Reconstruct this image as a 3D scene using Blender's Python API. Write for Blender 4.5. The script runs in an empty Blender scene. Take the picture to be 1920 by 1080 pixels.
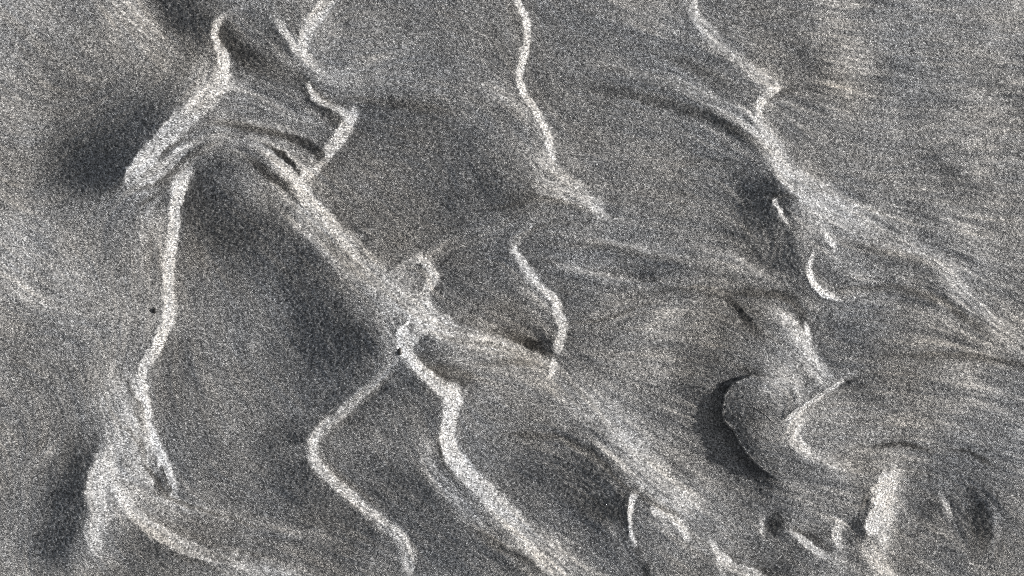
import bpy, bmesh, math, random
import numpy as np

sc = bpy.context.scene
# ------------------------------------------------------------------ camera, sky, sun, exposure
UNIT = 0.0004                      # metres of sand per step of the relief grid (frame about half a metre wide)
FOV = math.radians(18.0)
cam_data = bpy.data.cameras.new("camera"); cam = bpy.data.objects.new("camera", cam_data)
sc.collection.objects.link(cam); sc.camera = cam
cam_data.sensor_width = 36; cam_data.angle = FOV
cam_data.clip_start = 0.01; cam_data.clip_end = 500
cam.location = (0, 0, 640*UNIT/math.tan(FOV/2)); cam.rotation_euler = (0, 0, 0)   # straight down, image up = +Y

SUN_EL = math.radians(20.0); SUN_AZ = math.radians(8.0)     # low sun, from the right and a little up
LX, LY, LZ = math.cos(SUN_EL)*math.cos(SUN_AZ), -math.cos(SUN_EL)*math.sin(SUN_AZ), math.sin(SUN_EL)
world = bpy.data.worlds.new("World"); sc.world = world; world.use_nodes = True
wn = world.node_tree.nodes; wl = world.node_tree.links
sky = wn.new("ShaderNodeTexSky"); sky.sky_type = 'NISHITA'; sky.sun_disc = False
sky.sun_elevation = SUN_EL; sky.sun_rotation = math.pi/2 - SUN_AZ
hs = wn.new("ShaderNodeHueSaturation"); hs.inputs["Saturation"].default_value = 0.34     # thin haze whitens the sky
wl.new(sky.outputs[0], hs.inputs["Color"]); wl.new(hs.outputs[0], wn["Background"].inputs[0]); wn["Background"].inputs[1].default_value = 0.052
sun_data = bpy.data.lights.new("sun", 'SUN'); sun_data.energy = 5.0; sun_data.angle = math.radians(0.6)
sun_data.color = (1.0, 0.985, 0.97)
sun = bpy.data.objects.new("sun", sun_data); sc.collection.objects.link(sun)
from mathutils import Vector
sun.rotation_euler = Vector((-LX, LY, -LZ)).to_track_quat('-Z', 'Y').to_euler()
sc.view_settings.view_transform = 'Standard'; sc.view_settings.look = 'None'
sc.view_settings.gamma = 1.0; sc.view_settings.use_curve_mapping = False
sc.view_settings.exposure = 0.84
sc.render.engine = 'CYCLES'; sc.cycles.use_denoising = False; sc.cycles.max_bounces = 4
sc.cycles.pixel_filter_type = 'BLACKMAN_HARRIS'; sc.cycles.filter_width = 0.85

# ------------------------------------------------------------------ the sand's relief
# The relief is solved from a plan of which slopes lean into the low sun and which lean away from it.
# ---- tone plan of the sand relief (drives the slopes of the ground) ----
CELL=1.5; PX,PY=140,88; NX,NY=1280+2*PX,720+2*PY
gx=(np.arange(NX)-PX+.5)*CELL; gy=(np.arange(NY)-PY+.5)*CELL
GX,GY=np.meshgrid(gx,gy)
rng=np.random.default_rng(7)
KX=np.fft.fftfreq(NX)*2*np.pi; KY=np.fft.fftfreq(NY)*2*np.pi
kx,ky=np.meshgrid(KX,KY); K2=kx**2+ky**2
def blur(a,s,t=None):
    t=s if t is None else t
    return np.real(np.fft.ifft2(np.fft.fft2(a)*np.exp(-.5*((kx*s)**2+(ky*t)**2))))
def noise(s,t=None):
    n=blur(rng.standard_normal((NY,NX)),s,t); return n/n.std()
ROWS=[
(40,"-100:.5 40:.50 150:.50 250:.55 330:.36 380:.28 440:.42 500:.45 600:.5 700:.43 800:.42 900:.41 1050:.40 1200:.46 1350:.45 1450:.40 1600:.46 1750:.48 1880:.5 2050:.5"),
(120,"-100:.5 40:.52 150:.5 220:.48 300:.48 340:.42 480:.30 540:.36 650:.40 750:.41 900:.41 1060:.41 1200:.40 1300:.44 1500:.43 1650:.46 1800:.48 2050:.5"),
(200,"-100:.5 40:.52 140:.40 220:.32 300:.33 440:.50 520:.48 640:.42 720:.37 800:.40 900:.44 1000:.44 1100:.42 1200:.40 1280:.40 1500:.44 1650:.45 1800:.47 2050:.5"),
(280,"-100:.5 40:.48 110:.34 160:.27 220:.32 500:.5 700:.37 800:.37 900:.35 980:.42 1100:.43 1200:.41 1300:.41 1400:.40 1550:.42 1700:.43 1850:.46 2050:.47"),
(340,"-100:.48 60:.46 130:.30 200:.31 420:.42 360:.32 700:.36 780:.34 860:.27 920:.31 1000:.42 1200:.41 1320:.41 1400:.32 1600:.44 1750:.44 1900:.46"),
(400,"-100:.5 40:.52 150:.45 230:.40 280:.5 380:.23 450:.25 520:.33 650:.34 750:.33 850:.28 950:.3 1060:.38 1200:.42 1300:.41 1420:.28 1520:.44 1650:.46 1800:.46 2050:.47"),
(480,"-100:.5 50:.54 150:.47 240:.45 290:.5 370:.38 450:.31 530:.24 600:.29 720:.4 850:.31 920:.33 1100:.42 1200:.41 1300:.40 1450:.30 1600:.44 1700:.45 1850:.48 2050:.48"),
(560,"-100:.42 50:.44 150:.51 250:.47 380:.44 470:.40 540:.34 610:.25 680:.42 860:.3 950:.33 1100:.36 1200:.38 1300:.41 1420:.39 1600:.43 1700:.41 1850:.46 2050:.47"),
(640,"-100:.5 50:.49 150:.49 230:.49 370:.42 450:.43 530:.37 600:.23 660:.26 720:.45 900:.5 960:.4 1100:.4 1200:.41 1300:.4 1400:.35 1600:.37 1700:.38 1800:.44 2050:.46"),
(720,"-100:.5 50:.47 130:.42 220:.5 330:.38 450:.43 550:.38 620:.26 660:.28 780:.35 900:.42 1000:.45 1100:.41 1220:.38 1320:.24 1420:.4 1640:.40 1750:.41 1880:.46 2050:.46"),
(800,"-100:.5 50:.46 120:.4 200:.5 340:.39 450:.44 560:.37 680:.38 760:.41 900:.41 1000:.41 1130:.50 1250:.41 1320:.32 1370:.2 1450:.42 1600:.41 1800:.43 2050:.46"),
(870,"-100:.5 50:.48 130:.32 160:.25 370:.42 470:.42 540:.34 660:.38 740:.35 900:.36 1000:.31 1100:.3 1200:.5 1300:.43 1400:.22 1500:.41 1600:.43 1700:.43 1830:.40 2050:.45"),
(940,"-100:.5 50:.43 110:.28 150:.22 220:.58 380:.43 480:.38 580:.28 720:.33 800:.31 900:.45 1000:.36 1080:.26 1150:.22 1230:.44 1330:.44 1430:.38 1500:.41 1600:.40 1740:.36 1840:.31 1900:.43 2050:.45"),
(1010,"-100:.5 50:.46 100:.27 200:.5 300:.41 400:.45 500:.46 600:.40 680:.32 800:.31 880:.29 950:.46 1050:.48 1130:.31 1220:.38 1320:.42 1400:.35 1500:.4 1600:.4 1720:.4 1850:.36 2050:.44"),
(1060,"-100:.5 50:.5 150:.48 250:.4 350:.42 500:.47 650:.43 850:.37 950:.36 1050:.48 1200:.36 1300:.44 1450:.4 1600:.46 1750:.4 1880:.43 2050:.44"),
(1180,"-100:.48 200:.46 500:.44 800:.42 1100:.42 1400:.42 1700:.42 2050:.44"),(-80,"-100:.5 300:.42 600:.45 900:.42 1200:.44 1500:.45 2050:.5")]
def base():
    P=[]
    for y,s in ROWS:
        for w in s.split():
            x,v=w.split(':'); P.append((float(x),y,float(v)))
    P=np.array(P); st=10
    sx,sy=GX[::st,::st],GY[::st,::st]
    num=np.zeros_like(sx); den=num+0
    for x,y,v in P:
        d2=(sx-x)**2+(sy-y)**2
        w=np.exp(-d2/(2*38.**2))+1e-3*np.exp(-d2/(2*150.**2))+1e-7; num+=w*v; den+=w
    lo=num/den
    xi=np.clip(np.arange(NX)/st,0,lo.shape[1]-1.001); yi=np.clip(np.arange(NY)/st,0,lo.shape[0]-1.001)
    x0=xi.astype(int); y0=yi.astype(int); fx=(xi-x0)[None]; fy=(yi-y0)[:,None]
    A=lambda a,b: lo[np.ix_(y0+a,x0+b)]
    return (A(0,0)*(1-fx)+A(0,1)*fx)*(1-fy)+(A(1,0)*(1-fx)+A(1,1)*fx)*fy
def prof(pts,hw,e,a=1.,v=None,ragged=1.5):
    """coverage (0..1) of a soft band along a polyline; e = softness or (left, right)"""
    p=np.array(pts,float)
    # Catmull-Rom rounding
    q=[]; n=len(p); ext=np.vstack([2*p[0]-p[1],p,2*p[-1]-p[-2]])
    for i in range(n-1):
        a0,a1,a2,a3=ext[i:i+4]
        for t in np.linspace(0,1,5)[:-1]:
            q.append(.5*((2*a1)+(a2-a0)*t+(2*a0-5*a1+4*a2-a3)*t*t+(3*a1-a0-3*a2+a3)*t**3))
    q.append(p[-1]); q=np.array(q)
    seg=np.hypot(*(q[1:]-q[:-1]).T); L=np.r_[0,np.cumsum(seg)]/seg.sum()
    lst=lambda s:(np.atleast_1d(s).astype(float))
    HW=lst(hw); el,er=(e if isinstance(e,tuple) else (e,e)); EL=lst(el); ER=lst(er); AA=lst(a)
    m=max(HW.max()+3.2*max(EL.max(),ER.max()),8)
    x0=max(0,int((q[:,0].min()-m)/CELL+PX)); x1=min(NX,int((q[:,0].max()+m)/CELL+PX)+2)
    y0=max(0,int((q[:,1].min()-m)/CELL+PY)); y1=min(NY,int((q[:,1].max()+m)/CELL+PY)+2)
    if x1<=x0 or y1<=y0: return None
    X=GX[y0:y1,x0:x1]+WX[y0:y1,x0:x1]*ragged; Y=GY[y0:y1,x0:x1]+WY[y0:y1,x0:x1]*ragged
    best=np.full(X.shape,1e9); U=np.zeros(X.shape); S=np.ones(X.shape)
    for i in range(len(q)-1):
        ax,ay=q[i]; dx,dy=q[i+1]-q[i]; l2=dx*dx+dy*dy+1e-9
        t=np.clip(((X-ax)*dx+(Y-ay)*dy)/l2,0,1)
        ox=X-ax-t*dx; oy=Y-ay-t*dy; d=np.hypot(ox,oy)
        b=d<best
        best=np.where(b,d,best); U=np.where(b,L[i]+t*(L[i+1]-L[i]),U); S=np.where(b,dx*oy-dy*ox,S)
    it=lambda arr: np.interp(U,np.linspace(0,1,len(arr)),arr) if len(arr)>1 else arr[0]
    E=np.where(S>0,it(ER),it(EL)); r=np.maximum(0,best-it(HW))
    f=np.exp(-.5*(r/E)**2)*it(AA)
    V=None if v is None else it(lst(v))
    if V is not None and HW.max() > 4 and np.mean(V) > .45:      # fine flow striations running along the band, and an uneven crest
        V=V+STREAK[(np.where(S>0,best,-best)*1.1+40*U+STREAK.size//2).astype(int)%STREAK.size]*.045
        f=f*np.clip(.92+.13*WN[y0:y1,x0:x1],0,1)
    return (slice(y0,y1),slice(x0,x1)),f,V
WX=WY=WN=STREAK=None
def setup():
    global WX,WY,WN,STREAK
    WX=noise(8)*.9+noise(2.2)*.9; WY=noise(8)*.9+noise(2.2)*.9
    WN=noise(6)*.7+noise(2)*.8
    k=np.exp(-.5*(np.arange(-8,9)/1.6)**2); STREAK=np.convolve(rng.standard_normal(4096),k/np.sqrt((k*k).sum()),'same')
TANG=[]
MIN_AND_LIGHT=np.ones((NY,NX,3))  # colour multiplier: dark minerals, plus painted ridge sunlight and slab shadow
def put(T,pts,v,hw,e,a=1.,ragged=1.5,m=None):
    r=prof(pts,hw,e,a,v,ragged)
    if r is None: return
    TANG.append((pts,hw,np.max(a)))
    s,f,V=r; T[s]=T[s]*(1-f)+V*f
    # sunlight painted pale onto ridges (m > 1); the sand's own brown-black heavy minerals (m < 1)
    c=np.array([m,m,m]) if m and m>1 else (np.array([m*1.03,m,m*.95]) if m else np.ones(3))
    MIN_AND_LIGHT[s]=MIN_AND_LIGHT[s]*(1-f[...,None])+c*f[...,None]
def P(s): return [tuple(map(float,w.split(','))) for w in s.split()]
D=dict
STROKES=[
# --- broad pale and dark zones
(P('215,-20 240,20 265,55 290,85 345,122'),[.6,.58,.53],17,16,D(a=[.9,.9,.4])),
(P('300,-20 335,15 370,45 392,75'),[.28,.29,.34],12,18,D(a=[.9,.8,.3])),
(P('352,215 380,150 398,110'),.58,16,20,D(a=[.5,.8,.4])),
(P('270,250 215,275 150,300 110,330'),[.32,.25,.26,.33],18,22,D(a=[.2,.7,.8,.3])),
(P('345,150 300,205 240,250'),[.33,.29,.28],14,20,D(a=[.4,.7,.5])),
(P('275,380 270,440 280,500'),.56,16,18,D(a=[.5,.7,.3])),
(P('0,515 30,535 60,560 100,580 140,595 190,600'),[.55,.57,.56,.52],6,15,D(a=[.9,.9,.8,.2])),
(P('40,640 90,620 140,640'),.44,14,20,D(a=.5)),
(P('225,700 235,770 235,840'),.57,18,20,D(a=[.3,.8,.7])),
(P('360,350 400,395 460,430 520,475 570,530 610,590 640,650'),[.23,.24,.26,.27,.24,.23,.28],24,(16,26),D(a=[.9,.9,.9,.9,.9,.9,.6])),
(P('170,850 158,895 150,930 120,975 95,1020'),[.26,.2,.22,.25,.26],14,22,D(a=[.6,.9,.9,.8,.6])),
(P('70,865 95,845 110,830'),.58,5,12,D(a=[.3,.7,.3])),
(P('860,320 870,355 890,395'),[.27,.26,.26],30,26,D(a=[.6,.8,.5])),
(P('925,385 960,383 1000,380'),.24,8,12,D(a=[.3,.8,.6],m=0.765)),
(P('510,865 560,910 620,960 680,1000'),[.34,.31,.32,.33],14,20,D(a=[.3,.7,.7,.4])),
(P('700,900 760,950 820,1000 890,1040'),[.36,.32,.32,.34],12,18,D(a=[.3,.8,.8,.5])),
# --- the ridge running down from the top left, with the bean-shaped hollow
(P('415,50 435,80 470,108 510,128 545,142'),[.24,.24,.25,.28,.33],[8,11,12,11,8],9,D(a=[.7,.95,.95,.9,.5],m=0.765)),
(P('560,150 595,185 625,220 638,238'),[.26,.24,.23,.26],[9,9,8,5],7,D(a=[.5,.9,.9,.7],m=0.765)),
(P('498,38 520,66 545,98 562,118'),[.34,.3,.3,.36],5,6,D(a=[.3,.8,.8,.4])),
(P('505,20 530,50 548,80 575,112'),[.5,.7,.68,.62],[4,7,7,6],(4,5),D(a=[.2,.9,.9,.8])),
(P('640,-20 612,5 585,40 572,70 568,98 590,128 620,148'),[.6,.64,.68,.72,.7,.62,.55],[14,13,9,8,8,9,8],(6,7),D(a=[.9,.9,.9,.9,.9,.9,.3])),
(P('620,150 660,135 705,122 730,110'),.5,8,10,D(a=[.8,.7,.6,.2])),
(P('450,20 425,25 408,36 401,58 408,84 418,110 420,132 416,152 392,180 365,208 340,232 315,255 298,275 270,305 250,338'),[.5,.62,.74,.8,.8,.78,.76,.74,.8,.8,.78,.76,.8,.78,.7],[3,4,5,5,6,8,11,14,14,15,14,12,10,12,12],((7,5,5,5,7,8,9,10,9,8,8,8,8,10,12),(4,4,4,4,5,7,9,12,10,8,8,7,6,7,8)),D(a=[.3,.8,1,1,1,1,.9,.9,.95,.95,.95,.9,.9,.9,.6],m=1.12)),
(P('430,165 480,185 530,215 580,240 625,255'),[.6,.55,.52,.5,.52],14,12,D(a=[.8,.7,.6,.6,.5])),
(P('580,160 588,175 605,190 632,203 655,213'),[.78,.78,.76,.74,.78],[3,6,6,6,8],(4,6),D(a=[.7,1,1,1,1],m=1.12)),
(P('657,205 655,220 640,250 612,283 585,310 565,335'),[.78,.78,.78,.72,.68,.7],[9,10,11,11,10,10],(8,7),D(a=[.9,1,1,.95,.9,.9],m=1.16)),
(P('655,180 700,190 750,195 800,203 850,215'),[.36,.28,.27,.3,.36],[4,5,6,6,5],6,D(a=[.4,.85,.85,.8,.2],m=0.674)),
(P('660,165 700,172 760,168 830,165 890,180'),.47,10,12,D(a=[.2,.6,.6,.7,.3])),
# --- arch and big diagonal ridge
(P('330,345 345,318 365,295 400,275 440,272 480,285 520,330 560,372 600,415 650,465 700,515 745,558 790,590 830,610'),[.7,.66,.6,.55,.55,.56,.58,.6,.62,.6,.58,.58,.6,.62],[10,12,12,12,14,18,20,22,22,22,22,22,22,18],((10,10),(10,13)),D(a=[.9,.9,.9,.8,.8,.85,.95,.95,.95,.95,.95,.9,.9,.9])),
(P('560,345 590,390 625,432 660,470 700,512'),[.78,.78,.74,.7,.64],[5,7,8,8,6],8,D(a=[.8,.9,.85,.7,.4])),
(P('565,418 600,452 640,492 690,532'),[.46,.44,.46,.5],3,4,D(a=[.4,.8,.8,.2],m=0.708)),
(P('540,410 580,445 620,485 670,535'),[.6,.6,.58,.55],6,6,D(a=[.4,.7,.7,.3])),
(P('365,300 400,315 440,335 480,365 520,395'),[.4,.36,.42,.46,.5],9,9,D(a=[.4,.7,.6,.5,.2])),
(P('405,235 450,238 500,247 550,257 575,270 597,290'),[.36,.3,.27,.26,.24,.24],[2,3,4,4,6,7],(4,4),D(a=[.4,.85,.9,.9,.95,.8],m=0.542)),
(P('462,256 500,268 540,295 575,318'),[.62,.64,.64,.68],4,5,D(a=[.4,.8,.8,.6])),
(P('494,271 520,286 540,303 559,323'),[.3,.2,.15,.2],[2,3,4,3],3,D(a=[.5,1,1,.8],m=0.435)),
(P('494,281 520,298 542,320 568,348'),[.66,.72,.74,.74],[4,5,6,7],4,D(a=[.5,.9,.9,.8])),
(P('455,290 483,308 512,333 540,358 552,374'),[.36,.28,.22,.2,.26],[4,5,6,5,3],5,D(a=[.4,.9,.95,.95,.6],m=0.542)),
# fan of small creases at the left end of the arch
(P('236,352 275,335 310,310 340,285 375,262'),[.6,.74,.76,.7,.62],8,7,D(a=[.5,.8,.8,.8,.4])),
(P('298,300 312,284 330,270 352,262 372,268'),[.3,.32,.36,.4,.45],[1.5,2,2,2,1.5],2.5,D(a=[.4,.9,.9,.7,.3],ragged=.6,m=0.596)),
(P('318,305 330,288 346,276 366,276'),[.74,.82,.84,.74],3,3,D(a=[.7,1,1,.5],ragged=.6,m=1.21)),
(P('240,362 285,347 315,328 338,305 358,285 392,270 430,262'),[.34,.34,.36,.38,.4,.42,.46],[3,3,2.5,2.5,2,2,2],3.5,D(a=[.5,.9,.8,.8,.8,.6,.2],ragged=.6,m=0.596)),
(P('255,385 285,370 305,352 320,335'),[.3,.3,.34,.4],2.5,3,D(a=[.5,.9,.8,.4],ragged=.6,m=0.652)),
(P('250,320 270,312 290,305'),.84,5,6,D(a=[.5,.9,.5],m=1.21)),
# --- long bright ridge on the left
(P('348,325 333,355 325,400 321,440 316,480 314,520 317,560 313,600 300,630 284,665 271,690 266,720 269,760 278,805 291,843 305,870 315,895 322,920 330,946'),[.74,.8,.84,.84,.85,.87,.87,.85,.84,.84,.82,.82,.8,.8,.78,.76,.76,.74,.66],[9,11,10,10,9.5,9.5,10,10,10,10,9,8,8,9,10,10,9,8,5],((4,5),(5,4)),D(a=[.8,1,1,1,1,1,1,1,1,1,1,1,1,1,1,1,1,.9,.5],m=1.21)),
(P('240,745 262,790 268,830 268,865'),[.4,.36,.36,.42],3,4,D(a=[.3,.8,.8,.3],m=0.765)),
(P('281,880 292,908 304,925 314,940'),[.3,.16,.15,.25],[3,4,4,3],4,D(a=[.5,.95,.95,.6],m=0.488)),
(P('278,850 276,880 285,905'),.6,5,6,D(a=.5)),
# --- bottom left knot
(P('215,835 200,853 188,885 180,920 184,960 174,997 177,1027 190,1045'),[.58,.66,.72,.72,.66,.68,.72,.6],[10,14,16,18,14,9,7,5],((16,16),(7,6)),D(a=[.5,.9,.95,.95,.8,.9,.9,.4])),
(P('205,880 230,895 262,892 285,880'),[.74,.72,.68,.6],9,9,D(a=[.6,.8,.7,.4])),
(P('205,870 217,908 240,950 267,981 300,1006 350,1029 400,1047 470,1058 540,1072 600,1090'),[.72,.72,.72,.76,.74,.74,.68,.62,.58,.56],[6,6,6,7,8,8,9,10,11,11],(7,6),D(a=[.7,.9,.9,1,1,.95,.8,.7,.6,.5])),
(P('205,903 260,915 317,944 400,965 483,988 567,1003 680,1010'),[.6,.56,.58,.56,.56,.53,.48],[4,5,5,6,7,7,6],(8,8),D(a=[.6,.8,.8,.8,.7,.7,.2])),
(P('222,905 258,912 296,925'),.42,2.5,3,D(a=.6)),
(P('330,1035 370,1050 410,1068'),[.4,.32,.36],3,4,D(a=[.3,.8,.3],m=0.765)),
(P('255,960 300,980 350,1000'),[.42,.38,.42],5,7,D(a=.5)),
(P('630,1022 670,1027 710,1035'),[.36,.32,.36],3,4,D(a=[.3,.7,.2])),
# --- top middle line and its fan
(P('970,-20 972,5 981,25 988,45 988,70 984,100 975,130 975,155 985,180 1000,200 1015,225 1025,250 1030,275 1036,298'),[.74,.76,.78,.82,.84,.84,.82,.82,.8,.78,.78,.78,.76,.7],[5,5,5,6,6,5.5,5.5,6,6,6.5,6.5,6.5,6,6],(3.5,3.5),D(a=1.,m=1.16)),
(P('880,160 940,180 980,212 1010,250'),[.48,.52,.54,.52],8,12,D(a=[.4,.7,.7,.3])),
(P('1010,300 1030,330 1060,352 1090,372 1125,388'),[.5,.58,.62,.66,.74],[26,26,18,11,5],(9,12),D(a=[.6,.85,.9,.95,.95])),
(P('1010,363 1045,373 1085,384 1122,391'),[.6,.7,.78,.82],[2,3,3,4],3,D(a=[.3,.9,1,1],m=1.27)),
(P('985,378 1030,380 1065,387 1100,397'),[.3,.28,.27,.34],[4,5,5,3],(5,4),D(a=[.5,.9,.9,.4],m=0.674)),
(P('960,425 1000,398 1050,395 1090,402'),.46,8,9,D(a=[.4,.7,.7,.3])),
(P('800,482 860,452 930,430 1000,405 1060,396'),[.52,.46,.46,.5,.48],[7,8,9,12,10],8,D(a=[.8,.7,.75,.9,.5],m=1.07)),
# --- right top ridges
(P('1298,-20 1302,22 1315,45 1340,75 1370,105 1400,130 1440,153 1460,160'),[.62,.64,.64,.63,.62,.63,.64,.58],[6,7,9,10,10,11,10,6],((9,11),(13,12)),D(a=[1,1,1,1,.95,.95,.9,.5])),
(P('1458,163 1432,184 1420,208 1416,238'),[.64,.7,.74,.68],[6,6,5,5],5,D(a=[.8,.9,1,.7],m=1.11)),
(P('1220,80 1280,90 1340,115 1380,135'),[.44,.36,.34,.42],5,7,D(a=[.2,.7,.8,.3])),
(P('1230,95 1280,118 1325,137 1370,160'),[.38,.33,.32,.4],5,7,D(a=[.3,.7,.8,.2],m=0.708)),
(P('1270,150 1320,180 1360,205 1400,230 1436,265 1457,300 1470,325 1500,350 1545,375 1600,395'),[.5,.54,.58,.64,.7,.72,.7,.68,.66,.6],[8,10,10,11,12,14,18,24,26,22],((8,9),(10,9)),D(a=[.4,.7,.8,.95,1,1,1,.95,.9,.7])),
(P('1070,155 1140,170 1210,189 1280,206 1340,230 1395,260 1430,286'),[.36,.32,.3,.28,.27,.26,.32],[5,6,7,6,6,5,4],(7,6),D(a=[.3,.7,.8,.9,.9,.95,.5],m=0.674)),
(P('1280,303 1330,306 1375,305'),[.36,.32,.38],4,6,D(a=[.3,.6,.3],m=0.708)),
(P('1395,330 1425,372 1445,410 1455,460 1440,490'),[.3,.26,.25,.26,.29],[20,26,32,32,26],((14,5),(16,14)),D(a=[.7,.95,.95,.95,.7])),
(P('1447,367 1470,371 1490,371'),[.18,.2,.3],2.5,2.5,D(a=[.9,.9,.4],m=0.542)),
(P('1447,378 1456,395 1475,420'),.7,3,4,D(a=[.8,.8,.3])),
(P('1540,370 1600,400 1660,440 1720,470 1760,492 1790,530 1830,575 1870,610 1920,650 1980,700'),[.6,.54,.52,.54,.62,.64,.6,.6,.58,.55],[22,24,22,14,7,7,8,9,11,12],((14,9),(16,10)),D(a=[.8,.7,.7,.7,.9,.95,.9,.9,.9,.8])),
(P('1520,400 1560,425 1620,435'),.58,18,16,D(a=.6)),
(P('1320,475 1370,490 1420,515 1465,530'),[.5,.54,.54,.48],9,10,D(a=[.3,.7,.7,.4])),
(P('1730,285 1800,270 1860,258 1930,262'),[.5,.54,.56,.56],5,6,D(a=[.3,.8,.8,.8])),
(P('1790,303 1850,303 1950,303'),[.5,.58,.6],3,4,D(a=[.3,.9,.8],m=1.11)),
(P('1800,285 1850,285 1950,283'),.38,5,6,D(a=.5)),
# --- crescent and its surroundings
(P('1546,445 1556,456 1561,468'),.78,4,4,D(a=[.7,1,.6],m=1.32)),
(P('1520,476 1514,498 1519,522 1528,540 1545,552 1572,563'),[.78,.86,.92,.94,.9,.74],[3,5,7,9,7,4],((4,5),(2.2,2.2)),D(a=[.8,1,1,1,1,.5],ragged=.8,m=1.58)),
(P('1575,470 1620,480 1680,487 1740,497'),[.4,.33,.34,.42],8,10,D(a=[.4,.7,.7,.3])),
(P('1508,475 1505,510 1512,545 1528,562'),.4,3,6,D(a=.6)),
(P('1540,500 1560,525 1590,535'),.37,8,8,D(a=.6)),
(P('1570,585 1545,600 1525,610'),.48,8,10,D(a=.6)),
(P('1580,550 1640,541 1700,546 1755,560 1800,588 1850,612'),[.42,.38,.33,.3,.32,.4],[3,3,4,4,4,4],4,D(a=[.3,.7,.8,.9,.8,.3],m=0.652)),
(P('1690,665 1740,668 1790,667 1850,675 1930,687'),[.4,.34,.33,.34,.34],[3,4,4,4,4],5,D(a=[.3,.7,.8,.7,.6],m=0.652)),
(P('1050,605 1130,592 1210,572 1290,558 1350,556'),[.46,.46,.46,.46,.44],9,10,D(a=[.4,.6,.6,.6,.4])),
(P('1160,560 1230,550 1300,545 1360,549 1430,549 1480,560 1500,583 1512,608'),[.38,.34,.28,.26,.28,.27,.26,.26],[3,3,4,4,4,5,6,5],4,D(a=[.3,.7,.85,.9,.9,.95,.95,.6],m=0.563)),
(P('1355,548 1375,570 1395,595 1415,620 1440,648'),[.3,.24,.18,.2,.3],[3,4,4,3,3],(4,4),D(a=[.5,.9,1,.95,.4],m=0.488)),
(P('1440,580 1475,605 1505,640 1520,668 1538,698 1560,720'),[.56,.64,.68,.68,.68,.6],[9,12,13,15,15,14],(9,11),D(a=[.4,.9,.95,.9,.9,.5])),
(P('1512,608 1516,622 1519,634'),.8,3,3,D(a=[.6,1,.6],m=1.32)),
(P('1400,640 1450,660 1480,690'),.44,14,16,D(a=.5)),
# --- slab with its dark undercut
(P('1450,720 1480,735 1480,765 1460,800'),[.55,.56,.54,.46],18,18,D(a=[.7,.8,.7,.4])),
(P('1475,783 1490,772 1510,759 1535,743 1560,728 1582,716'),[.8,.93,.96,.96,.95,.86],[2.5,4.5,5.5,6,6,4],((1.8,1.8),(3,3)),D(a=[.6,1,1,1,1,.8],ragged=.7,m=1.59)),
(P('1510,775 1545,755 1590,735 1620,740'),.38,7,8,D(a=[.5,.6,.6,.2])),
(P('1502,788 1493,808 1498,832 1516,853 1548,868 1590,880 1640,884 1690,888'),[.56,.57,.56,.58,.58,.55,.54,.56],[6,7,8,8,8,7,8,8],((8,8),(10,8)),D(a=[.8,.9,.9,.9,.85,.7,.6,.5])),
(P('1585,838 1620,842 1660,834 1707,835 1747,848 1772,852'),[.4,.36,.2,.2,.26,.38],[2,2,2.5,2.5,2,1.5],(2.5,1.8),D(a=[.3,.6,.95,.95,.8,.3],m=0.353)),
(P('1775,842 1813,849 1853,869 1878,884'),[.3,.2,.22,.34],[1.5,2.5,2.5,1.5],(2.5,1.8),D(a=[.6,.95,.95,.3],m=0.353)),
(P('1600,850 1650,845 1700,848'),.52,3,4,D(a=.6)),
# --- white scarp, lumps at the bottom right
(P('1682,884 1660,897 1645,910 1649,930 1646,946 1636,962 1630,980 1637,998 1650,1010 1660,1030 1672,1048'),[.7,.88,.95,.94,.95,.94,.93,.86,.76,.66,.56],[4,8,12,10,11,10,11,8,6,4,3],((22,30,36,38,36,30,32,26,26,22,18),(1.6,1.6)),D(a=[.5,.95,1,1,1,1,1,.9,.75,.6,.3],ragged=3.2,m=1.25)),
(P('1625,925 1622,940 1615,955'),.26,4,5,D(a=[.3,.9,.4],m=0.596)),
(P('1572,975 1564,992 1566,1010 1578,1028'),[.7,.86,.88,.7],[5,8,9,6],((10,10),(2,2)),D(a=[.7,1,1,.5],m=1.12)),
(P('1585,968 1605,980 1614,1000 1612,1022'),[.4,.28,.22,.3],[4,7,8,5],((2.5,2.5),(9,9)),D(a=[.5,.95,.95,.6])),
(P('1482,996 1498,1003 1515,1018 1530,1032 1548,1045'),[.74,.82,.82,.8,.66],[3,6,7,6,4],4,D(a=[.7,1,1,1,.5],m=1.09)),
(P('1488,990 1510,1000 1530,1012'),.3,2.5,3,D(a=.7,m=0.652)),
(P('1530,1005 1545,1022 1560,1036'),.3,2.5,3,D(a=.7,m=0.652)),
(P('1458,972 1450,988 1440,1002'),[.22,.14,.2],8,6,D(a=[.7,1,.7],m=0.488)),
(P('1432,968 1428,988 1430,1012'),.64,4,5,D(a=[.5,.9,.5])),
(P('1334,1015 1348,1040 1370,1058 1400,1072 1440,1090'),[.7,.78,.74,.66,.6],[4,6,6,6,6],5,D(a=[.6,1,1,.9,.7],m=1.07)),
(P('1338,1050 1352,1070 1365,1095'),.64,5,6,D(a=.8)),
(P('1390,1020 1430,1045 1480,1060'),[.34,.3,.36],10,12,D(a=.6)),
(P('1560,1060 1610,1050 1640,1060 1660,1090'),[.5,.54,.6,.6],10,12,D(a=.7)),
(P('1765,928 1778,950 1788,982'),[.62,.66,.58],3,4,D(a=[.7,.9,.5])),
(P('1815,930 1835,960 1842,1000 1838,1030'),[.34,.24,.22,.3],[10,16,16,10],((5,4),(16,16)),D(a=[.5,.95,.95,.5],m=0.708)),
(P('1700,1040 1760,1055 1820,1075'),.5,5,7,D(a=[.3,.6,.4])),
# --- lower middle ridge
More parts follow.
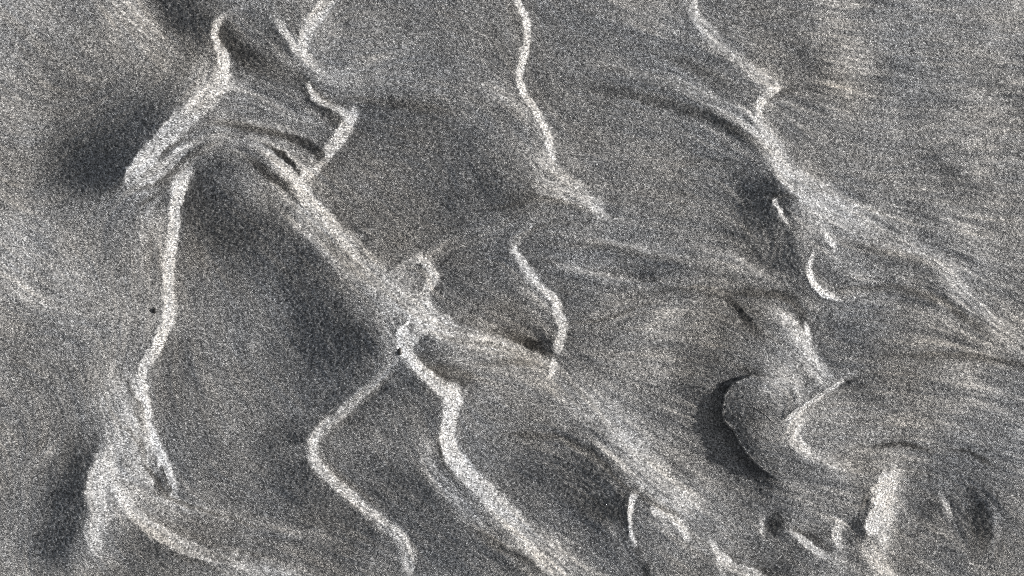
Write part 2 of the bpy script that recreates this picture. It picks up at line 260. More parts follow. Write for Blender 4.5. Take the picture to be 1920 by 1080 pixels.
(P('1020,690 1060,730 1110,782 1160,835 1200,880 1240,915 1280,950 1330,985'),[.47,.5,.54,.58,.62,.62,.6,.5],[16,20,24,28,26,22,14,8],((22,20),(8,5,4,4)),D(a=[.4,.7,.85,.95,1,1,.95,.5])),
(P('930,815 1000,817 1055,824 1095,843 1130,872'),[.38,.3,.28,.26,.26],[3,3,4,5,6],(4,4),D(a=[.3,.8,.9,.95,.8],m=0.652)),
(P('1000,860 1060,870 1110,890 1150,925'),[.33,.31,.3,.28],[16,20,20,14],14,D(a=[.5,.9,.95,.9])),
(P('1070,925 1110,950 1145,965'),[.26,.22,.18],10,12,D(a=[.5,.9,.9],m=0.823)),
(P('1165,930 1168,960 1170,1000'),[.22,.2,.28],7,7,D(a=[.8,.9,.5],m=0.708)),
(P('1186,928 1182,950 1180,975 1183,1000 1190,1026'),[.86,.82,.74,.84,.8],[8,5,3,4,4],((3,3),(1.8,1.8)),D(a=[.9,1,.9,1,.7],ragged=.7,m=1.25)),
(P('1205,955 1235,970 1255,1000'),[.38,.4,.4],12,10,D(a=.7)),
(P('1222,955 1250,968 1272,983 1286,1006'),[.72,.8,.84,.78],[4,5,6,4],(5,2.5),D(a=[.6,1,1,.8],m=1.12)),
(P('1205,938 1240,950 1270,966'),.32,2,2.5,D(a=.6,m=0.652)),
(P('1192,1035 1205,1058 1220,1085'),[.3,.24,.26],[4,5,5],5,D(a=.85,m=0.652)),
(P('1150,985 1170,1015 1190,1050'),.4,8,8,D(a=.5)),
# --- central knot
(P('745,640 735,600 720,560'),.56,18,18,D(a=[.8,.7,.3])),
(P('822,612 880,632 940,650 1000,668 1038,684'),[.62,.61,.6,.62,.64],[16,20,19,15,10],((5,4),(9,9)),D(a=[.9,.95,.95,.95,.9],m=1.11)),
(P('930,622 970,634 1005,648 1032,660'),[.32,.26,.22,.24],[4,5,6,5],6,D(a=[.4,.9,.95,.9],m=0.652)),
(P('795,680 830,692 868,706'),[.26,.24,.28],[11,14,11],9,D(a=[.8,.95,.7],m=0.652)),
(P('800,678 850,676 900,673 950,670'),[.5,.54,.52,.5],2.5,4,D(a=[.4,.8,.7,.3])),
(P('900,681 950,678 1000,680 1030,690'),[.36,.3,.27,.3],[3,4,4,3],4,D(a=[.3,.8,.9,.6],m=0.596)),
(P('720,520 750,505 775,490 792,487 806,500 812,522 795,546 798,565 826,606'),[.5,.52,.58,.76,.7,.72,.72,.7,.7],[5,6,6,7,7,8,8,8,9],((6,6),(8,7)),D(a=[.3,.6,.8,1,.95,.95,.95,.9,.9],m=1.09)),
(P('770,515 785,530'),.4,6,6,D(a=.6)),
(P('757,622 763,655 778,680 803,704 832,726 848,738'),[.84,.84,.84,.82,.78,.76],[8,9,10,11,12,12],((4,4),(7,8)),D(a=[.95,1,1,1,1,1],m=1.16)),
(P('765,640 790,625 815,622'),[.74,.66,.6],8,8,D(a=.7)),
(P('754,655 750,635 753,618 763,608 775,602 800,606 826,619'),[.92,.94,.95,.96,.97,.95,.85],[2.2,2.2,2.2,2.6,3,2.6,2],1.8,D(a=[.8,1,1,1,1,1,.6],ragged=.5,m=1.59)),
(P('845,728 849,760 843,795 840,822 848,853 873,887 907,920 940,955 975,990 1020,1030 1060,1075'),[.78,.8,.82,.84,.8,.74,.7,.66,.62,.58,.56],[13,13,13,14,15,15,16,16,16,16,16],((7,9,10),(8,10,10)),D(a=[1,1,1,1,1,.95,.9,.85,.8,.8,.8],m=1.11)),
(P('790,820 805,870 830,910 870,955 920,1000'),[.52,.58,.62,.58,.5],[9,12,13,12,10],(9,9),D(a=[.5,.85,.9,.8,.4])),
(P('818,815 824,842 832,868 848,890 872,915'),[.4,.24,.34,.42,.5],[2,2.5,2.2,2,2],(2.2,2.2),D(a=[.6,1,.8,.7,.3],ragged=.5,m=0.596)),
(P('828,815 831,838 838,862'),.9,2.5,3,D(a=[.6,1,.5],m=1.32)),
(P('880,985 930,1018 985,1040 1020,1070'),[.34,.28,.28,.34],[4,5,5,4],(4,6),D(a=[.4,.9,.9,.5],m=0.765)),
(P('950,1022 990,1036 1010,1050 1030,1080'),[.6,.68,.7,.66],[4,5,5,5],4,D(a=[.6,.9,.9,.8])),
(P('745,672 732,690 712,708 680,738 640,776 610,798 592,818 586,842 594,870 618,897 650,924 690,958 722,984 748,1004 760,1026 769,1070'),[.5,.54,.58,.62,.64,.68,.74,.76,.74,.72,.68,.68,.66,.64,.66,.66],[8,9,9,9,8,8,8,8,8,8,9,10,11,10,10,9],((6,7),(7,8)),D(a=[.5,.8,.9,.9,.95,1,1,1,1,1,1,1,.95,.95,.95,.95],m=1.09)),
(P('640,1030 700,1045 740,1060'),.36,14,16,D(a=.5)),
# --- right of the knot
(P('985,440 963,463 975,485 992,511 1013,535 1037,560 1046,588 1056,618 1044,652'),[.56,.66,.72,.74,.74,.76,.78,.76,.82],[4,4,6,7,7,9,10,10,9],((4,5,6),(7,6,3)),D(a=[.4,.9,1,1,1,1,1,1,1],m=1.12)),
(P('960,500 990,540 1020,580 1035,620'),[.44,.5,.54,.5],10,12,D(a=[.3,.7,.7,.4])),
(P('1040,677 1036,690 1033,702'),[.8,.88,.7],[4,6,4],2.5,D(a=[.9,1,.6],m=1.37)),
(P('1010,620 1025,640 1033,655'),.26,6,6,D(a=[.5,.8,.6])),
(P('1065,505 1100,518 1150,526 1225,533'),[.5,.6,.56,.5],[3,4,4,3],4,D(a=[.3,.9,.8,.4])),
(P('1090,530 1150,540 1220,545'),[.36,.3,.32],6,7,D(a=[.4,.8,.5])),
(P('1075,452 1130,458 1200,462 1280,472'),[.46,.5,.52,.5],5,6,D(a=[.3,.7,.7,.4])),
(P('1100,475 1180,478 1270,490'),.36,6,7,D(a=[.3,.6,.4])),
# --- thin wash lines and layered edges
(P('619,146 679,132 731,116 810,93'),[.56,.52,.5,.46],3,5,D(a=[.7,.8,.7,.2])),
(P('640,158 720,150 790,160 850,185 900,225 945,272'),[.5,.48,.48,.5,.5,.48],5,7,D(a=[.4,.6,.7,.7,.7,.3])),
(P('640,170 700,165 770,172 830,190'),[.36,.36,.35,.38],2,3,D(a=[.4,.6,.6,.2])),
(P('870,152 942,180 984,212 1017,250'),[.48,.54,.56,.52],4,5,D(a=[.3,.7,.7,.3])),
(P('900,190 950,220 985,260'),[.38,.36,.38],3,4,D(a=[.3,.7,.3])),
(P('660,205 740,207 810,220 870,245'),[.36,.33,.34,.36],4,6,D(a=[.4,.7,.6,.2])),
(P('962,455 985,436 1015,420 1060,409 1110,408'),[.56,.52,.5,.49,.46],2.5,4,D(a=[.7,.8,.7,.6,.2])),
(P('930,432 965,408 1005,393 1050,392'),[.5,.5,.5,.46],3,4,D(a=[.5,.8,.7,.3])),
(P('945,420 975,402 1010,388'),[.3,.28,.3],2,2.5,D(a=[.5,.8,.4],m=0.708)),
(P('970,448 1000,430 1035,418 1075,417'),[.36,.34,.35,.38],1.6,2.5,D(a=[.4,.7,.7,.3],m=0.823)),
(P('1021,440 1120,453 1219,470 1290,480'),[.46,.53,.54,.48],3,3,D(a=[.3,.8,.8,.3])),
(P('1030,452 1120,463 1219,480 1290,492'),[.38,.34,.34,.37],2.5,4,D(a=[.3,.7,.7,.3],m=0.823)),
(P('1060,510 1100,513 1140,518 1219,535'),[.5,.62,.6,.52],2.4,3,D(a=[.5,.9,.8,.3])),
(P('1291,501 1324,486 1370,482 1436,520 1470,540'),[.46,.54,.55,.55,.5],3,4,D(a=[.3,.8,.8,.8,.3])),
(P('1190,86 1260,112 1329,140 1380,170'),[.38,.34,.34,.38],2,4,D(a=[.3,.7,.7,.2],m=0.823)),
(P('1100,110 1180,130 1250,150 1320,190'),[.46,.48,.49,.5],4,6,D(a=[.3,.6,.6,.3])),
(P('1130,185 1210,205 1290,225 1360,262'),[.46,.47,.48,.46],4,5,D(a=[.3,.6,.7,.3])),
(P('1652,306 1738,283 1830,261 1930,255'),[.48,.54,.57,.57],2.2,3,D(a=[.3,.8,.9,.8])),
(P('1660,315 1740,293 1830,272 1930,268'),[.42,.4,.39,.39],3,4,D(a=[.3,.6,.7,.6])),
(P('1740,303 1800,303 1860,305 1940,308'),[.5,.57,.58,.58],2,2.2,D(a=[.3,.9,.9,.9])),
(P('1640,345 1740,325 1860,322 1940,325'),[.45,.5,.5,.5],3,5,D(a=[.2,.5,.5,.4])),
(P('1573,458 1640,470 1718,487 1770,505'),[.38,.34,.34,.38],2.5,4,D(a=[.5,.8,.7,.3],m=0.823)),
(P('1590,500 1660,505 1720,515'),[.46,.49,.48],4,5,D(a=[.3,.6,.3])),
(P('1573,546 1659,536 1738,555 1817,604 1860,640'),[.38,.34,.31,.33,.38],2,2.5,D(a=[.4,.8,.9,.8,.3],m=0.652)),
(P('1590,575 1680,570 1750,590 1820,640'),[.42,.45,.46,.46],5,6,D(a=[.2,.5,.5,.2])),
(P('1646,668 1740,665 1817,667 1930,684'),[.38,.34,.32,.35],1.8,2.2,D(a=[.4,.9,.9,.8],m=0.708)),
(P('1600,735 1700,728 1800,735 1930,750'),[.46,.47,.47,.48],4,5,D(a=[.3,.5,.5,.4])),
(P('1580,762 1680,750 1790,757'),[.37,.38,.4],3,5,D(a=[.5,.5,.2])),
(P('1600,790 1720,780 1850,790 1930,800'),[.38,.38,.4,.4],3,5,D(a=[.3,.5,.5,.3])),
(P('1560,815 1680,808 1800,815 1930,835'),[.45,.47,.47,.48],4,5,D(a=[.3,.5,.5,.3])),
(P('1085,618 1158,591 1237,558 1303,545 1380,548'),[.5,.5,.48,.46,.44],2.5,3,D(a=[.3,.6,.7,.6,.2])),
(P('1060,610 1130,596 1200,573 1260,560'),[.36,.33,.32,.34],1.8,2.5,D(a=[.4,.8,.8,.4],m=0.742)),
(P('1224,535 1290,541 1340,541'),[.34,.3,.32],2,2.5,D(a=[.4,.8,.4],m=0.708)),
(P('1130,640 1230,620 1330,600 1400,610'),[.44,.46,.45,.42],6,8,D(a=[.3,.5,.5,.2])),
(P('218,690 245,730 264,765 277,810'),[.42,.4,.38,.42],1.6,2.4,D(a=[.4,.8,.8,.4],m=0.881)),
(P('200,765 232,800 262,835 285,868'),[.44,.42,.4,.42],1.6,2.4,D(a=[.4,.8,.8,.4],m=0.881)),
(P('232,690 256,728 270,750'),.62,1.8,2.5,D(a=[.3,.8,.4])),
(P('228,740 250,785 272,830 278,856'),.62,2,2.6,D(a=[.3,.8,.8,.5])),
(P('262,560 255,600 240,650 228,690'),[.44,.42,.42,.44],2,3.5,D(a=[.3,.7,.7,.3])),
(P('290,395 283,450 285,520 292,570'),[.46,.44,.44,.46],2,3.5,D(a=[.3,.7,.7,.3])),
(P('272,400 262,460 262,520'),[.6,.6,.56],2.5,4,D(a=[.3,.7,.3])),
(P('302,380 298,440 300,500'),[.6,.6,.58],2,3,D(a=[.3,.7,.3])),
(P('262,918 330,942 409,969 470,985 527,996'),[.42,.38,.38,.4,.42],1.6,2,D(a=[.4,.85,.85,.7,.3],m=0.765)),
(P('300,880 308,900 318,925'),.3,1.6,2,D(a=.8,m=0.708)),
(P('270,875 286,897 300,918'),.36,1.6,2,D(a=.7,m=0.823)),
(P('252,870 268,893 282,908'),.66,2,2,D(a=.7)),
(P('700,800 640,850 605,862'),.42,1,4,D(a=.01)),
(P('380,140 372,165 352,195 330,228'),[.5,.48,.5,.52],1.6,2.4,D(a=[.4,.8,.8,.3])),
(P('402,165 385,182 372,195'),.46,1.2,1.8,D(a=[.4,.9,.4],ragged=.6)),
(P('400,95 404,115 408,130'),.42,1.4,2,D(a=[.4,.8,.3])),
(P('430,200 500,215 560,240 610,262'),[.5,.47,.45,.44],2.5,4,D(a=[.3,.6,.7,.4])),
(P('450,180 520,195 580,222 625,245'),[.58,.58,.58,.56],2.5,3.5,D(a=[.4,.7,.7,.4])),
(P('470,230 530,240 580,262'),[.6,.6,.58],2.5,3,D(a=[.4,.8,.4])),
(P('345,300 365,290 395,282'),.44,1.2,1.6,D(a=[.6,.8,.3],ragged=.5,m=0.823)),
(P('330,330 345,312 362,298'),.5,1.2,1.6,D(a=[.5,.8,.4],ragged=.5,m=0.823)),
(P('262,350 285,340 305,325'),.74,2.4,2,D(a=[.5,.9,.4])),
(P('285,322 300,312 312,298'),.84,2.6,2,D(a=[.6,.9,.5])),
(P('510,345 560,395 610,445 655,490'),[.56,.58,.6,.58],3,3.5,D(a=[.4,.7,.7,.3])),
(P('585,400 630,452 668,492 715,535'),[.5,.48,.48,.52],1.6,2,D(a=[.4,.9,.9,.4],m=0.765)),
(P('550,385 592,428 640,478 690,525 735,560'),[.46,.44,.42,.46,.5],1.8,2,D(a=[.4,.9,.9,.8,.3],m=0.708)),
(P('612,425 640,455 662,478'),.84,2.2,2.4,D(a=[.4,.9,.4])),
(P('1085,830 1130,868 1170,910 1215,935 1280,985'),[.34,.3,.28,.32,.34],1.8,2,D(a=[.5,.9,.9,.8,.5],m=0.596)),
(P('1100,815 1160,860 1220,912'),[.52,.52,.52],2,3,D(a=[.3,.7,.3])),
(P('1130,800 1190,850 1250,905'),[.66,.68,.64],3,4,D(a=[.3,.7,.3])),
(P('1050,700 1090,738 1130,785'),[.4,.42,.46],2,3,D(a=[.4,.7,.3],m=0.881)),
(P('1000,700 1040,735 1080,775'),[.48,.5,.52],3,4,D(a=[.3,.6,.3])),
(P('880,655 950,662 1010,680'),.5,1.6,2,D(a=[.3,.7,.3],m=0.823)),
(P('860,640 930,648 990,664'),.68,2,2.6,D(a=[.3,.7,.4])),
(P('1690,930 1705,965 1690,1000'),.56,12,14,D(a=[.4,.6,.4])),
(P('1640,1035 1655,1060 1670,1090'),.6,9,9,D(a=[.5,.8,.8])),
(P('1590,1010 1600,1040 1620,1060'),.33,7,7,D(a=[.4,.7,.4])),
(P('1540,955 1580,960 1615,965'),.37,6,8,D(a=[.3,.6,.5])),
(P('1495,1020 1520,1045 1545,1065'),.34,4,5,D(a=[.4,.8,.4])),
(P('1410,985 1450,1015 1475,1035'),.36,4,6,D(a=[.4,.7,.4])),
(P('1375,1045 1410,1058 1445,1068'),.32,4,5,D(a=[.4,.8,.4])),
(P('1300,985 1335,1000 1380,1030'),.36,5,6,D(a=[.4,.7,.4])),
(P('1470,960 1520,968 1560,985'),.48,6,7,D(a=[.4,.7,.4])),
(P('1520,1050 1560,1040 1590,1062'),.56,5,6,D(a=[.4,.7,.4])),
(P('1690,1010 1740,1035 1800,1060'),.36,5,8,D(a=[.3,.6,.4])),
(P('1755,905 1800,935 1815,975'),.47,6,8,D(a=[.3,.6,.3])),
(P('1860,950 1866,990 1858,1030'),.52,4,6,D(a=[.5,.8,.4])),
]

def tone():
    setup(); T = base()
    for st in STROKES:
        kw = dict(st[4]) if len(st) > 4 else {}
        bright = np.mean(st[1]) > .55; narrow = bright and np.max(st[2]) <= 16
        k = .54 if narrow else (.7 if bright else .85)
        ke = .64 if narrow else .8
        e = tuple(np.asarray(q)*ke for q in st[3]) if isinstance(st[3], tuple) else np.asarray(st[3])*ke
        strong = narrow and np.mean(st[1]) > .66
        v = np.minimum(np.asarray(st[1])+(.06 if strong else 0), .97)
        if strong: kw.setdefault('m', 1.06)  # brightest thin ridges get a little sunlight painted into their colour
        put(T, st[0], v, np.asarray(st[2])*k, e, **kw)
    return T
FLAT, AMB = 0.415, 0.19
def grad(h):
    return (np.roll(h,-1,1)-np.roll(h,1,1))/2, (np.roll(h,-1,0)-np.roll(h,1,0))/2
def solve(T, iters=40, lam=.35, mu=.12):
    lin = np.where(T <= .04045, T/12.92, ((T+.055)/1.055)**2.4)
    f0 = ((FLAT+.055)/1.055)**2.4
    want = np.clip((lin/f0/MIN_AND_LIGHT.mean(-1)-AMB)/(1-AMB), .12, .97/LZ)
    h = np.zeros_like(T); wt = 1-.92*calm
    D = -(LX*1j*np.sin(kx)+LY*1j*np.sin(ky))/LZ
    k2 = (np.sin(kx)**2+np.sin(ky)**2)/LZ**2; k4 = K2**2/LZ**2
    den = np.abs(D)**2+lam*k2+mu*k4+1e-9
    low = 1-np.exp(-.5*K2*62**2)
    for i in range(iters):
        hx, hy = grad(h+h0); n = np.sqrt(1+hx*hx+hy*hy)
        s = (-LX*hx-LY*hy+LZ)/n/LZ; r = want-s
        if i > 8: r = r+3*np.maximum(0, .10-s)      # keep lee slopes just below the grazing sun
        H = np.fft.fft2(h)
        G = np.conj(D)*np.fft.fft2(wt*r*np.minimum(n, 2.))-.15*(lam*k2+mu*k4)*H
        h = np.real(np.fft.ifft2(H*1.0+(.6*G/den)*low))
    return h+h0
T = blur(tone(), .4)
T = np.clip(.43+(T-.43)*(1+.07*(T < .43)), .05, .97)
# the overhanging slab: its rim is a small cliff that throws a shadow to the left
RIM = [(1462,716),(1430,704),(1400,704),(1374,716),(1358,738),(1353,768),(1358,792),(1374,806),(1388,832),(1404,856),(1424,876),(1446,892),(1472,908)]
def rim_step():
    p = np.array(RIM, float); best = np.full(GX.shape, 1e9); S = np.zeros(GX.shape); U = np.zeros(GX.shape)
    X = GX+WX*.5; Y = GY+WY*.5
    for i in range(len(p)-1):
        d = p[i+1]-p[i]; l2 = d@d
        t = np.clip(((X-p[i,0])*d[0]+(Y-p[i,1])*d[1])/l2, 0, 1)
        ox, oy = X-p[i,0]-t*d[0], Y-p[i,1]-t*d[1]; q = np.hypot(ox, oy); b = q < best-1e-6
        best = np.where(b, q, best); S = np.where(b, np.sign(d[0]*oy-d[1]*ox), S); U = np.where(b, (i+t)/(len(p)-1), U)
    sd = -best*S                                            # > 0 on the slab
    hgt = np.interp(U, [0, .1, .25, .45, .65, .85, 1], [0, 2, 8, 10.5, 10, 7, 0])
    up = np.clip(.5+sd/3.4, 0, 1); up = up*up*(3-2*up)
    fade = np.exp(-np.maximum(sd, 0)/140.)*np.exp(-.5*(np.maximum(sd-45, 0)/50.)**2)
    foot = -3.5*np.exp(-.5*(np.minimum(sd, 0)/14.)**2)*np.interp(U, [0, .2, .5, .8, 1], [0, .8, 1, .8, 0])*(1-up)   # scoured foot
    calm = np.exp(-.5*(np.maximum(np.abs(sd+5)-16, 0)/14.)**2)*np.interp(U, [0, .12, .9, 1], [0, 1, 1, 0])
    return (hgt*up*fade+foot)*.85, calm, sd, U
h0, calm, SD, SU = rim_step()
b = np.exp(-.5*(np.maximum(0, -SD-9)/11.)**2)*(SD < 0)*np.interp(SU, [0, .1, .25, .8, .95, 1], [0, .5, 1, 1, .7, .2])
# flow striations: noise drawn out along the direction of the neighbouring ridges
acc = np.zeros((3, NY, NX))
for pts, hw, a in TANG:
    q = np.array(pts)
    for A, B in zip(q[:-1], q[1:]):
        n_ = max(2, int(np.hypot(*(B-A))/6)); th = 2*math.atan2(B[1]-A[1], B[0]-A[0])
        X = A[0]+(B[0]-A[0])*np.linspace(0, 1, n_); Y = A[1]+(B[1]-A[1])*np.linspace(0, 1, n_)
        ii = np.round(X/CELL+PX).astype(int); jj = np.round(Y/CELL+PY).astype(int)
        ok = (ii >= 0) & (ii < NX) & (jj >= 0) & (jj < NY); w = a*(.5+np.max(hw)/14.)
        for c_, v_ in enumerate((math.cos(th), math.sin(th), 1.)): np.add.at(acc[c_], (jj[ok], ii[ok]), w*v_)
c2 = sum(blur(acc[0], s_)*k_ for s_, k_ in ((6, 1), (18, 2), (60, 2)))
s2 = sum(blur(acc[1], s_)*k_ for s_, k_ in ((6, 1), (18, 2), (60, 2)))
side = 1/(1+np.exp(-(GX-1120+.4*(GY-540))/110))
c2 = c2+.004*side*math.cos(.16)+.0012*(1-side)*math.cos(1.4); s2 = s2+.004*side*math.sin(.16)+.0012*(1-side)*math.sin(1.4)
TH = .5*np.arctan2(s2, c2); DX, DY = np.cos(TH), np.sin(TH)
def lic(n, steps):
    out = n.copy(); wsum = 1.
    for sg in (1, -1):
        x, y = np.meshgrid(np.arange(NX, dtype=float), np.arange(NY, dtype=float)); px_, py_ = DX*sg, DY*sg
        for k_ in range(steps):
            x += px_*1.3; y += py_*1.3
            xi = np.clip(np.round(x), 0, NX-1).astype(int); yi = np.clip(np.round(y), 0, NY-1).astype(int)
            w = .5+.5*math.cos(math.pi*(k_+1)/(steps+1)); out += w*n[yi, xi]; wsum += w
            nx_, ny_ = DX[yi, xi], DY[yi, xi]; f_ = np.where(nx_*px_+ny_*py_ < 0, -1, 1); px_, py_ = nx_*f_, ny_*f_
    return out/out.std()
FL = .6*lic(noise(1.0), 26)+.8*lic(noise(2.4), 34)
amp = np.clip(.35+.65*side+blur((acc[2] > 0).astype(float), 9)*3., .3, 1.3)*(.8+.3*noise(30))
amp = amp*(1-.8*np.exp(-.5*((GX-1420)/70)**2-.5*((GY-800)/90)**2))
T = T+.036*FL*amp
T = T+.011*noise(17)+.010*noise(5)+.01*noise(34)
h = solve(T)
MIN_AND_LIGHT *= (1-.62*np.clip(b*(.95+.12*WN), 0, 1)*np.clip(.5-SD/3, 0, 1))[..., None]*np.ones(3)      # deepens the slab's cast shadow by painting its foot darker
MIN_AND_LIGHT *= (1+.06*FL*amp)[..., None]*np.stack([1+.008*FL, np.ones_like(FL), 1-.012*FL], -1)
edge = np.clip(np.minimum(np.minimum(np.arange(NX)[None], NX-1-np.arange(NX)[None])/70.,
                          np.minimum(np.arange(NY)[:,None], NY-1-np.arange(NY)[:,None])/50.), 0, 1)
h = h*(edge*edge*(3-2*edge))
# single grains standing proud of the surface
GRAIN = 0.085
h = h+GRAIN*(noise(.95)*.9+noise(1.5)*.4)*np.minimum(edge*4,1)

# ------------------------------------------------------------------ material
def sand_material(name, tint=(1,1,1)):
    m = bpy.data.materials.new(name); m.use_nodes = True
    nt = m.node_tree; N = nt.nodes; L = nt.links; b = N["Principled BSDF"]
    tc = N.new("ShaderNodeTexCoord")
    vo = N.new("ShaderNodeTexVoronoi"); vo.voronoi_dimensions = "2D"; vo.inputs["Scale"].default_value = 1/(1.2*UNIT)
    m1 = N.new("ShaderNodeMapping"); m1.inputs["Rotation"].default_value = (0, 0, .47); L.new(tc.outputs["Object"], m1.inputs["Vector"])
    L.new(m1.outputs[0], vo.inputs["Vector"])
    vb = N.new("ShaderNodeTexVoronoi"); vb.voronoi_dimensions = "2D"; vb.inputs["Scale"].default_value = 1/(1.75*UNIT)
    m2 = N.new("ShaderNodeMapping"); m2.inputs["Rotation"].default_value = (0, 0, 1.13); L.new(tc.outputs["Object"], m2.inputs["Vector"])
    L.new(m2.outputs[0], vb.inputs["Vector"])
    sep = N.new("ShaderNodeSeparateColor"); L.new(vo.outputs["Color"], sep.inputs[0])
    ramp = N.new("ShaderNodeValToRGB"); cr = ramp.color_ramp
    while len(cr.elements) < 7: cr.elements.new(.5)
    for e, (p, c) in zip(cr.elements, ((0,(.04,.04,.04)),(.2,(.08,.08,.08)),(.45,(.165,.164,.163)),(.62,(.225,.223,.22)),
                                        (.78,(.28,.275,.268)),(.9,(.38,.38,.378)),(1,(.50,.50,.495)))):
        e.position = p; e.color = (c[0]*tint[0], c[1]*tint[1], c[2]*tint[2], 1)
    sepb = N.new("ShaderNodeSeparateColor"); L.new(vb.outputs["Color"], sepb.inputs[0])
    av = N.new("ShaderNodeMix"); av.data_type = 'FLOAT'; av.inputs["Factor"].default_value = .42
    L.new(sep.outputs[0], av.inputs["A"]); L.new(sepb.outputs[0], av.inputs["B"])
    st_ = N.new("ShaderNodeMapRange"); st_.inputs["From Min"].default_value = .12; st_.inputs["From Max"].default_value = .88
    L.new(av.outputs["Result"], st_.inputs["Value"]); L.new(st_.outputs["Result"], ramp.inputs[0])
    # patches where brown or blue-grey minerals gather
    nz = N.new("ShaderNodeTexNoise"); nz.inputs["Scale"].default_value = 14; nz.inputs["Detail"].default_value = 4
    L.new(tc.outputs["Object"], nz.inputs["Vector"])
    r2 = N.new("ShaderNodeValToRGB"); e = r2.color_ramp.elements
    e[0].position = .35; e[0].color = (.99,1.0,1.015,1); e[1].position = .68; e[1].color = (1.05,1.0,.93,1)
    L.new(nz.outputs["Fac"], r2.inputs[0])
    mx = N.new("ShaderNodeMix"); mx.data_type = 'RGBA'; mx.blend_type = 'MULTIPLY'; mx.inputs["Factor"].default_value = 1
    L.new(ramp.outputs[0], mx.inputs["A"]); L.new(r2.outputs[0], mx.inputs["B"])
    at = N.new("ShaderNodeAttribute"); at.attribute_name = "mineral_and_light"
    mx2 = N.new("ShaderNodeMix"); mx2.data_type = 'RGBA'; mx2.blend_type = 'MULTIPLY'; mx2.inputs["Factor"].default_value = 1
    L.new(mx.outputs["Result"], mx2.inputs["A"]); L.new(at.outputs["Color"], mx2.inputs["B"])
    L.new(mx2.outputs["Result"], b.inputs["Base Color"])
    b.inputs["Roughness"].default_value = .6
    b.inputs["Specular IOR Level"].default_value = .35
    bp = N.new("ShaderNodeBump"); bp.invert = True; bp.inputs["Strength"].default_value = .55; bp.inputs["Distance"].default_value = UNIT*.9
    L.new(vo.outputs["Distance"], bp.inputs["Height"]); L.new(bp.outputs[0], b.inputs["Normal"])
    return m
sand_mat = sand_material("dark_sand")

# ------------------------------------------------------------------ ground mesh
xs = (np.arange(NX)-NX/2+.5)*UNIT; ys = -(np.arange(NY)-NY/2+.5)*UNIT
VX, VY = np.meshgrid(xs, ys)
verts = np.stack([VX, VY, h*UNIT], -1).reshape(-1, 3)
hx, hy = grad(h); nn = np.stack([-hx, hy, np.ones_like(h)], -1); nn /= np.linalg.norm(nn, axis=-1, keepdims=True)
nn = nn.reshape(-1, 3)
idx = np.arange(NX*NY).reshape(NY, NX)
quads = np.stack([idx[1:,:-1], idx[1:,1:], idx[:-1,1:], idx[:-1,:-1]], -1).reshape(-1, 4)
# the beach runs on, level, to the horizon
loop = np.r_[idx[0, :], idx[1:, -1], idx[-1, -2::-1], idx[-2:0:-1, 0]]; nv = NX*NY; prev = loop
for k_ in (1.25, 1.8, 4, 15, 80, 250):
    ring = verts[loop]*np.array([k_, k_, 0]); new = nv+np.arange(len(loop)); nv += len(loop)
    verts = np.vstack([verts, ring]); nn = np.vstack([nn, np.tile([0., 0, 1], (len(loop), 1))])
    skirt = np.stack([prev, np.roll(prev, -1), np.roll(new, -1), new], -1)
    quads = np.vstack([quads, skirt]); prev = new
verts = verts.astype(np.float32); nn = nn.astype(np.float32)
mineral_and_light = np.ones((nv, 4), np.float32); mineral_and_light[:NX*NY, :3] = MIN_AND_LIGHT.reshape(-1, 3)
def sheet(name, faces, parent=None):
    used, inv = np.unique(faces, return_inverse=True)
    me = bpy.data.meshes.new(name)
    me.vertices.add(len(used)); me.vertices.foreach_set("co", verts[used].ravel())
    f = inv.reshape(faces.shape).astype(np.int32)
    me.loops.add(f.size); me.loops.foreach_set("vertex_index", f.ravel())
    me.polygons.add(len(f)); me.polygons.foreach_set("loop_start", np.arange(0, f.size, 4, dtype=np.int32))
    me.update(calc_edges=True); me.shade_smooth()
    a = me.attributes.new("mineral_and_light", 'FLOAT_COLOR', 'POINT'); a.data.foreach_set("color", mineral_and_light[used].ravel())
    me.normals_split_custom_set_from_vertices(nn[used])
    me.materials.append(sand_mat)
    o = bpy.data.objects.new(name, me); sc.collection.objects.link(o); o.parent = parent
    return o
# distinct landforms of the sand are parts of it (same surface, cut along their outline)
PARTS = {
 (348,325): ("ridge", "long bright upright ridge"), (450,20): ("ridge", "pale ridge slanting down from the bean-shaped hollow"),
 (560,345): ("ridge", None), (745,672): ("ridge", "pale ridge bent like a hook"), (845,728): ("ridge", "broad bright ridge running down from the hooked tip"),
 (970,-20): ("ridge", "thin bright winding ridge"), (985,440): ("ridge", "short bright winding ridge"), (1298,-20): ("ridge", None),
 (720,520): ("ridge", "small looped ridge"), (757,622): ("ridge", "bright hooked ridge"), (1502,788): ("ridge", "curved ridge below the white bar"),
 (1475,783): ("ridge", "straight white bar"), (1520,476): ("ridge", "white crescent"), (1672,885): ("bank", "white broken bank"),
 (205,870): ("ridge", None), (1186,928): ("ridge", None), (1020,690): ("bank", "broad streaked bank"), (330,345): ("bank", "broad diagonal streaked bank"),
 (822,612): ("bank", "streaked wedge"), (657,205): ("ridge", None), (640,-20): ("ridge", None), (1440,580): ("bank", None), (1270,150): ("bank", None), (1540,370): ("bank", None)}
own = np.full((NY, NX), -1); names = []
for st in sorted((s_ for s_ in STROKES if s_[0][0] in PARTS), key=lambda s_: -np.max(s_[2])):
    kw = {k_: v_ for k_, v_ in (dict(st[4]) if len(st) > 4 else {}).items() if k_ != 'm'}; kw['ragged'] = 1.
    r = prof(st[0], np.asarray(st[2])*.75, st[3], **kw)
    if r is None: continue
    sub = own[r[0]]; sub[r[1] > .5] = len(names); names.append(PARTS[st[0][0]])
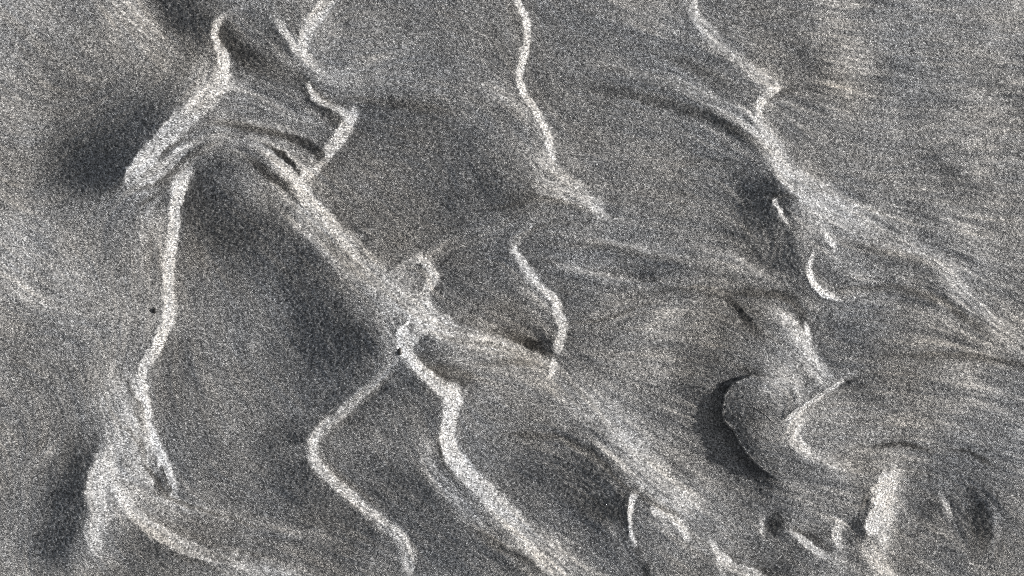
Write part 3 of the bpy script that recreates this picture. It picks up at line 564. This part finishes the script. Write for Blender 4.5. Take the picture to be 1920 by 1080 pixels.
own[SD > 0] = np.where(((SU > .05) & (SU < .97) & (SD < 95) & (GX > 1340) & (GX < 1490) & (GY > 695) & (GY < 900))[SD > 0], len(names), own[SD > 0])
names.append(("slab", "smooth rounded slab with a dark undercut edge"))
q_own = np.full(len(quads), -1); q_own[:(NY-1)*(NX-1)] = own[:-1, :-1].reshape(-1)
sand = sheet("sand", quads[q_own < 0]); sand["kind"] = "structure"
sand["label"] = "grey sculpted sand with bright ridges and dark hollows"
for i, (nm, lab) in enumerate(names):
    f = quads[q_own == i]
    if len(f) < 20: continue
    o = sheet(nm, f, sand)
    if lab: o["label"] = lab

# ------------------------------------------------------------------ the two loose pebbles
def pebble(px, py, r, squash, seed, label, tone_):
    me = bpy.data.meshes.new("pebble"); bm = bmesh.new()
    bmesh.ops.create_icosphere(bm, subdivisions=3, radius=1)
    rnd = random.Random(seed); k = [Vector([rnd.uniform(-2, 2) for _ in range(3)]) for _ in range(5)]
    for v in bm.verts:
        d = 1+sum(.05*math.sin(q.dot(v.co)+i) for i, q in enumerate(k))
        v.co = Vector((v.co.x*squash[0]*d, v.co.y*squash[1]*d, v.co.z*squash[2]*d))*r*CELL/1.5*UNIT*1.25
    bm.to_mesh(me); bm.free(); me.shade_smooth()
    m = bpy.data.materials.new("dark_stone"); m.use_nodes = True; b = m.node_tree.nodes["Principled BSDF"]
    nz = m.node_tree.nodes.new("ShaderNodeTexNoise"); nz.inputs["Scale"].default_value = 1500
    rp = m.node_tree.nodes.new("ShaderNodeValToRGB"); e = rp.color_ramp.elements
    e[0].color = (tone_*.6, tone_*.55, tone_*.5, 1); e[1].color = (tone_*1.6, tone_*1.5, tone_*1.4, 1)
    m.node_tree.links.new(nz.outputs["Fac"], rp.inputs[0]); m.node_tree.links.new(rp.outputs[0], b.inputs["Base Color"])
    b.inputs["Roughness"].default_value = .5; me.materials.append(m)
    o = bpy.data.objects.new("pebble", me); sc.collection.objects.link(o)
    i, j = int(px/CELL+PX), int(py/CELL+PY)
    o.location = (xs[i], ys[j], (h[j-1:j+2, i-1:i+2].mean()+r*squash[2]*.45)*UNIT)
    o["label"] = label; o["category"] = "pebble"; o["group"] = "loose dark pebbles on the sand"
pebble(289, 583, 2.6, (.8, 1.0, .7), 3, "tiny black pebble on the flat sand just beside the long bright upright ridge", .02)
pebble(752, 658, 2.9, (.75, 1.35, .7), 8, "small oval brown-grey pebble at the bend of the bright hooked ridge where ridges meet", .07)
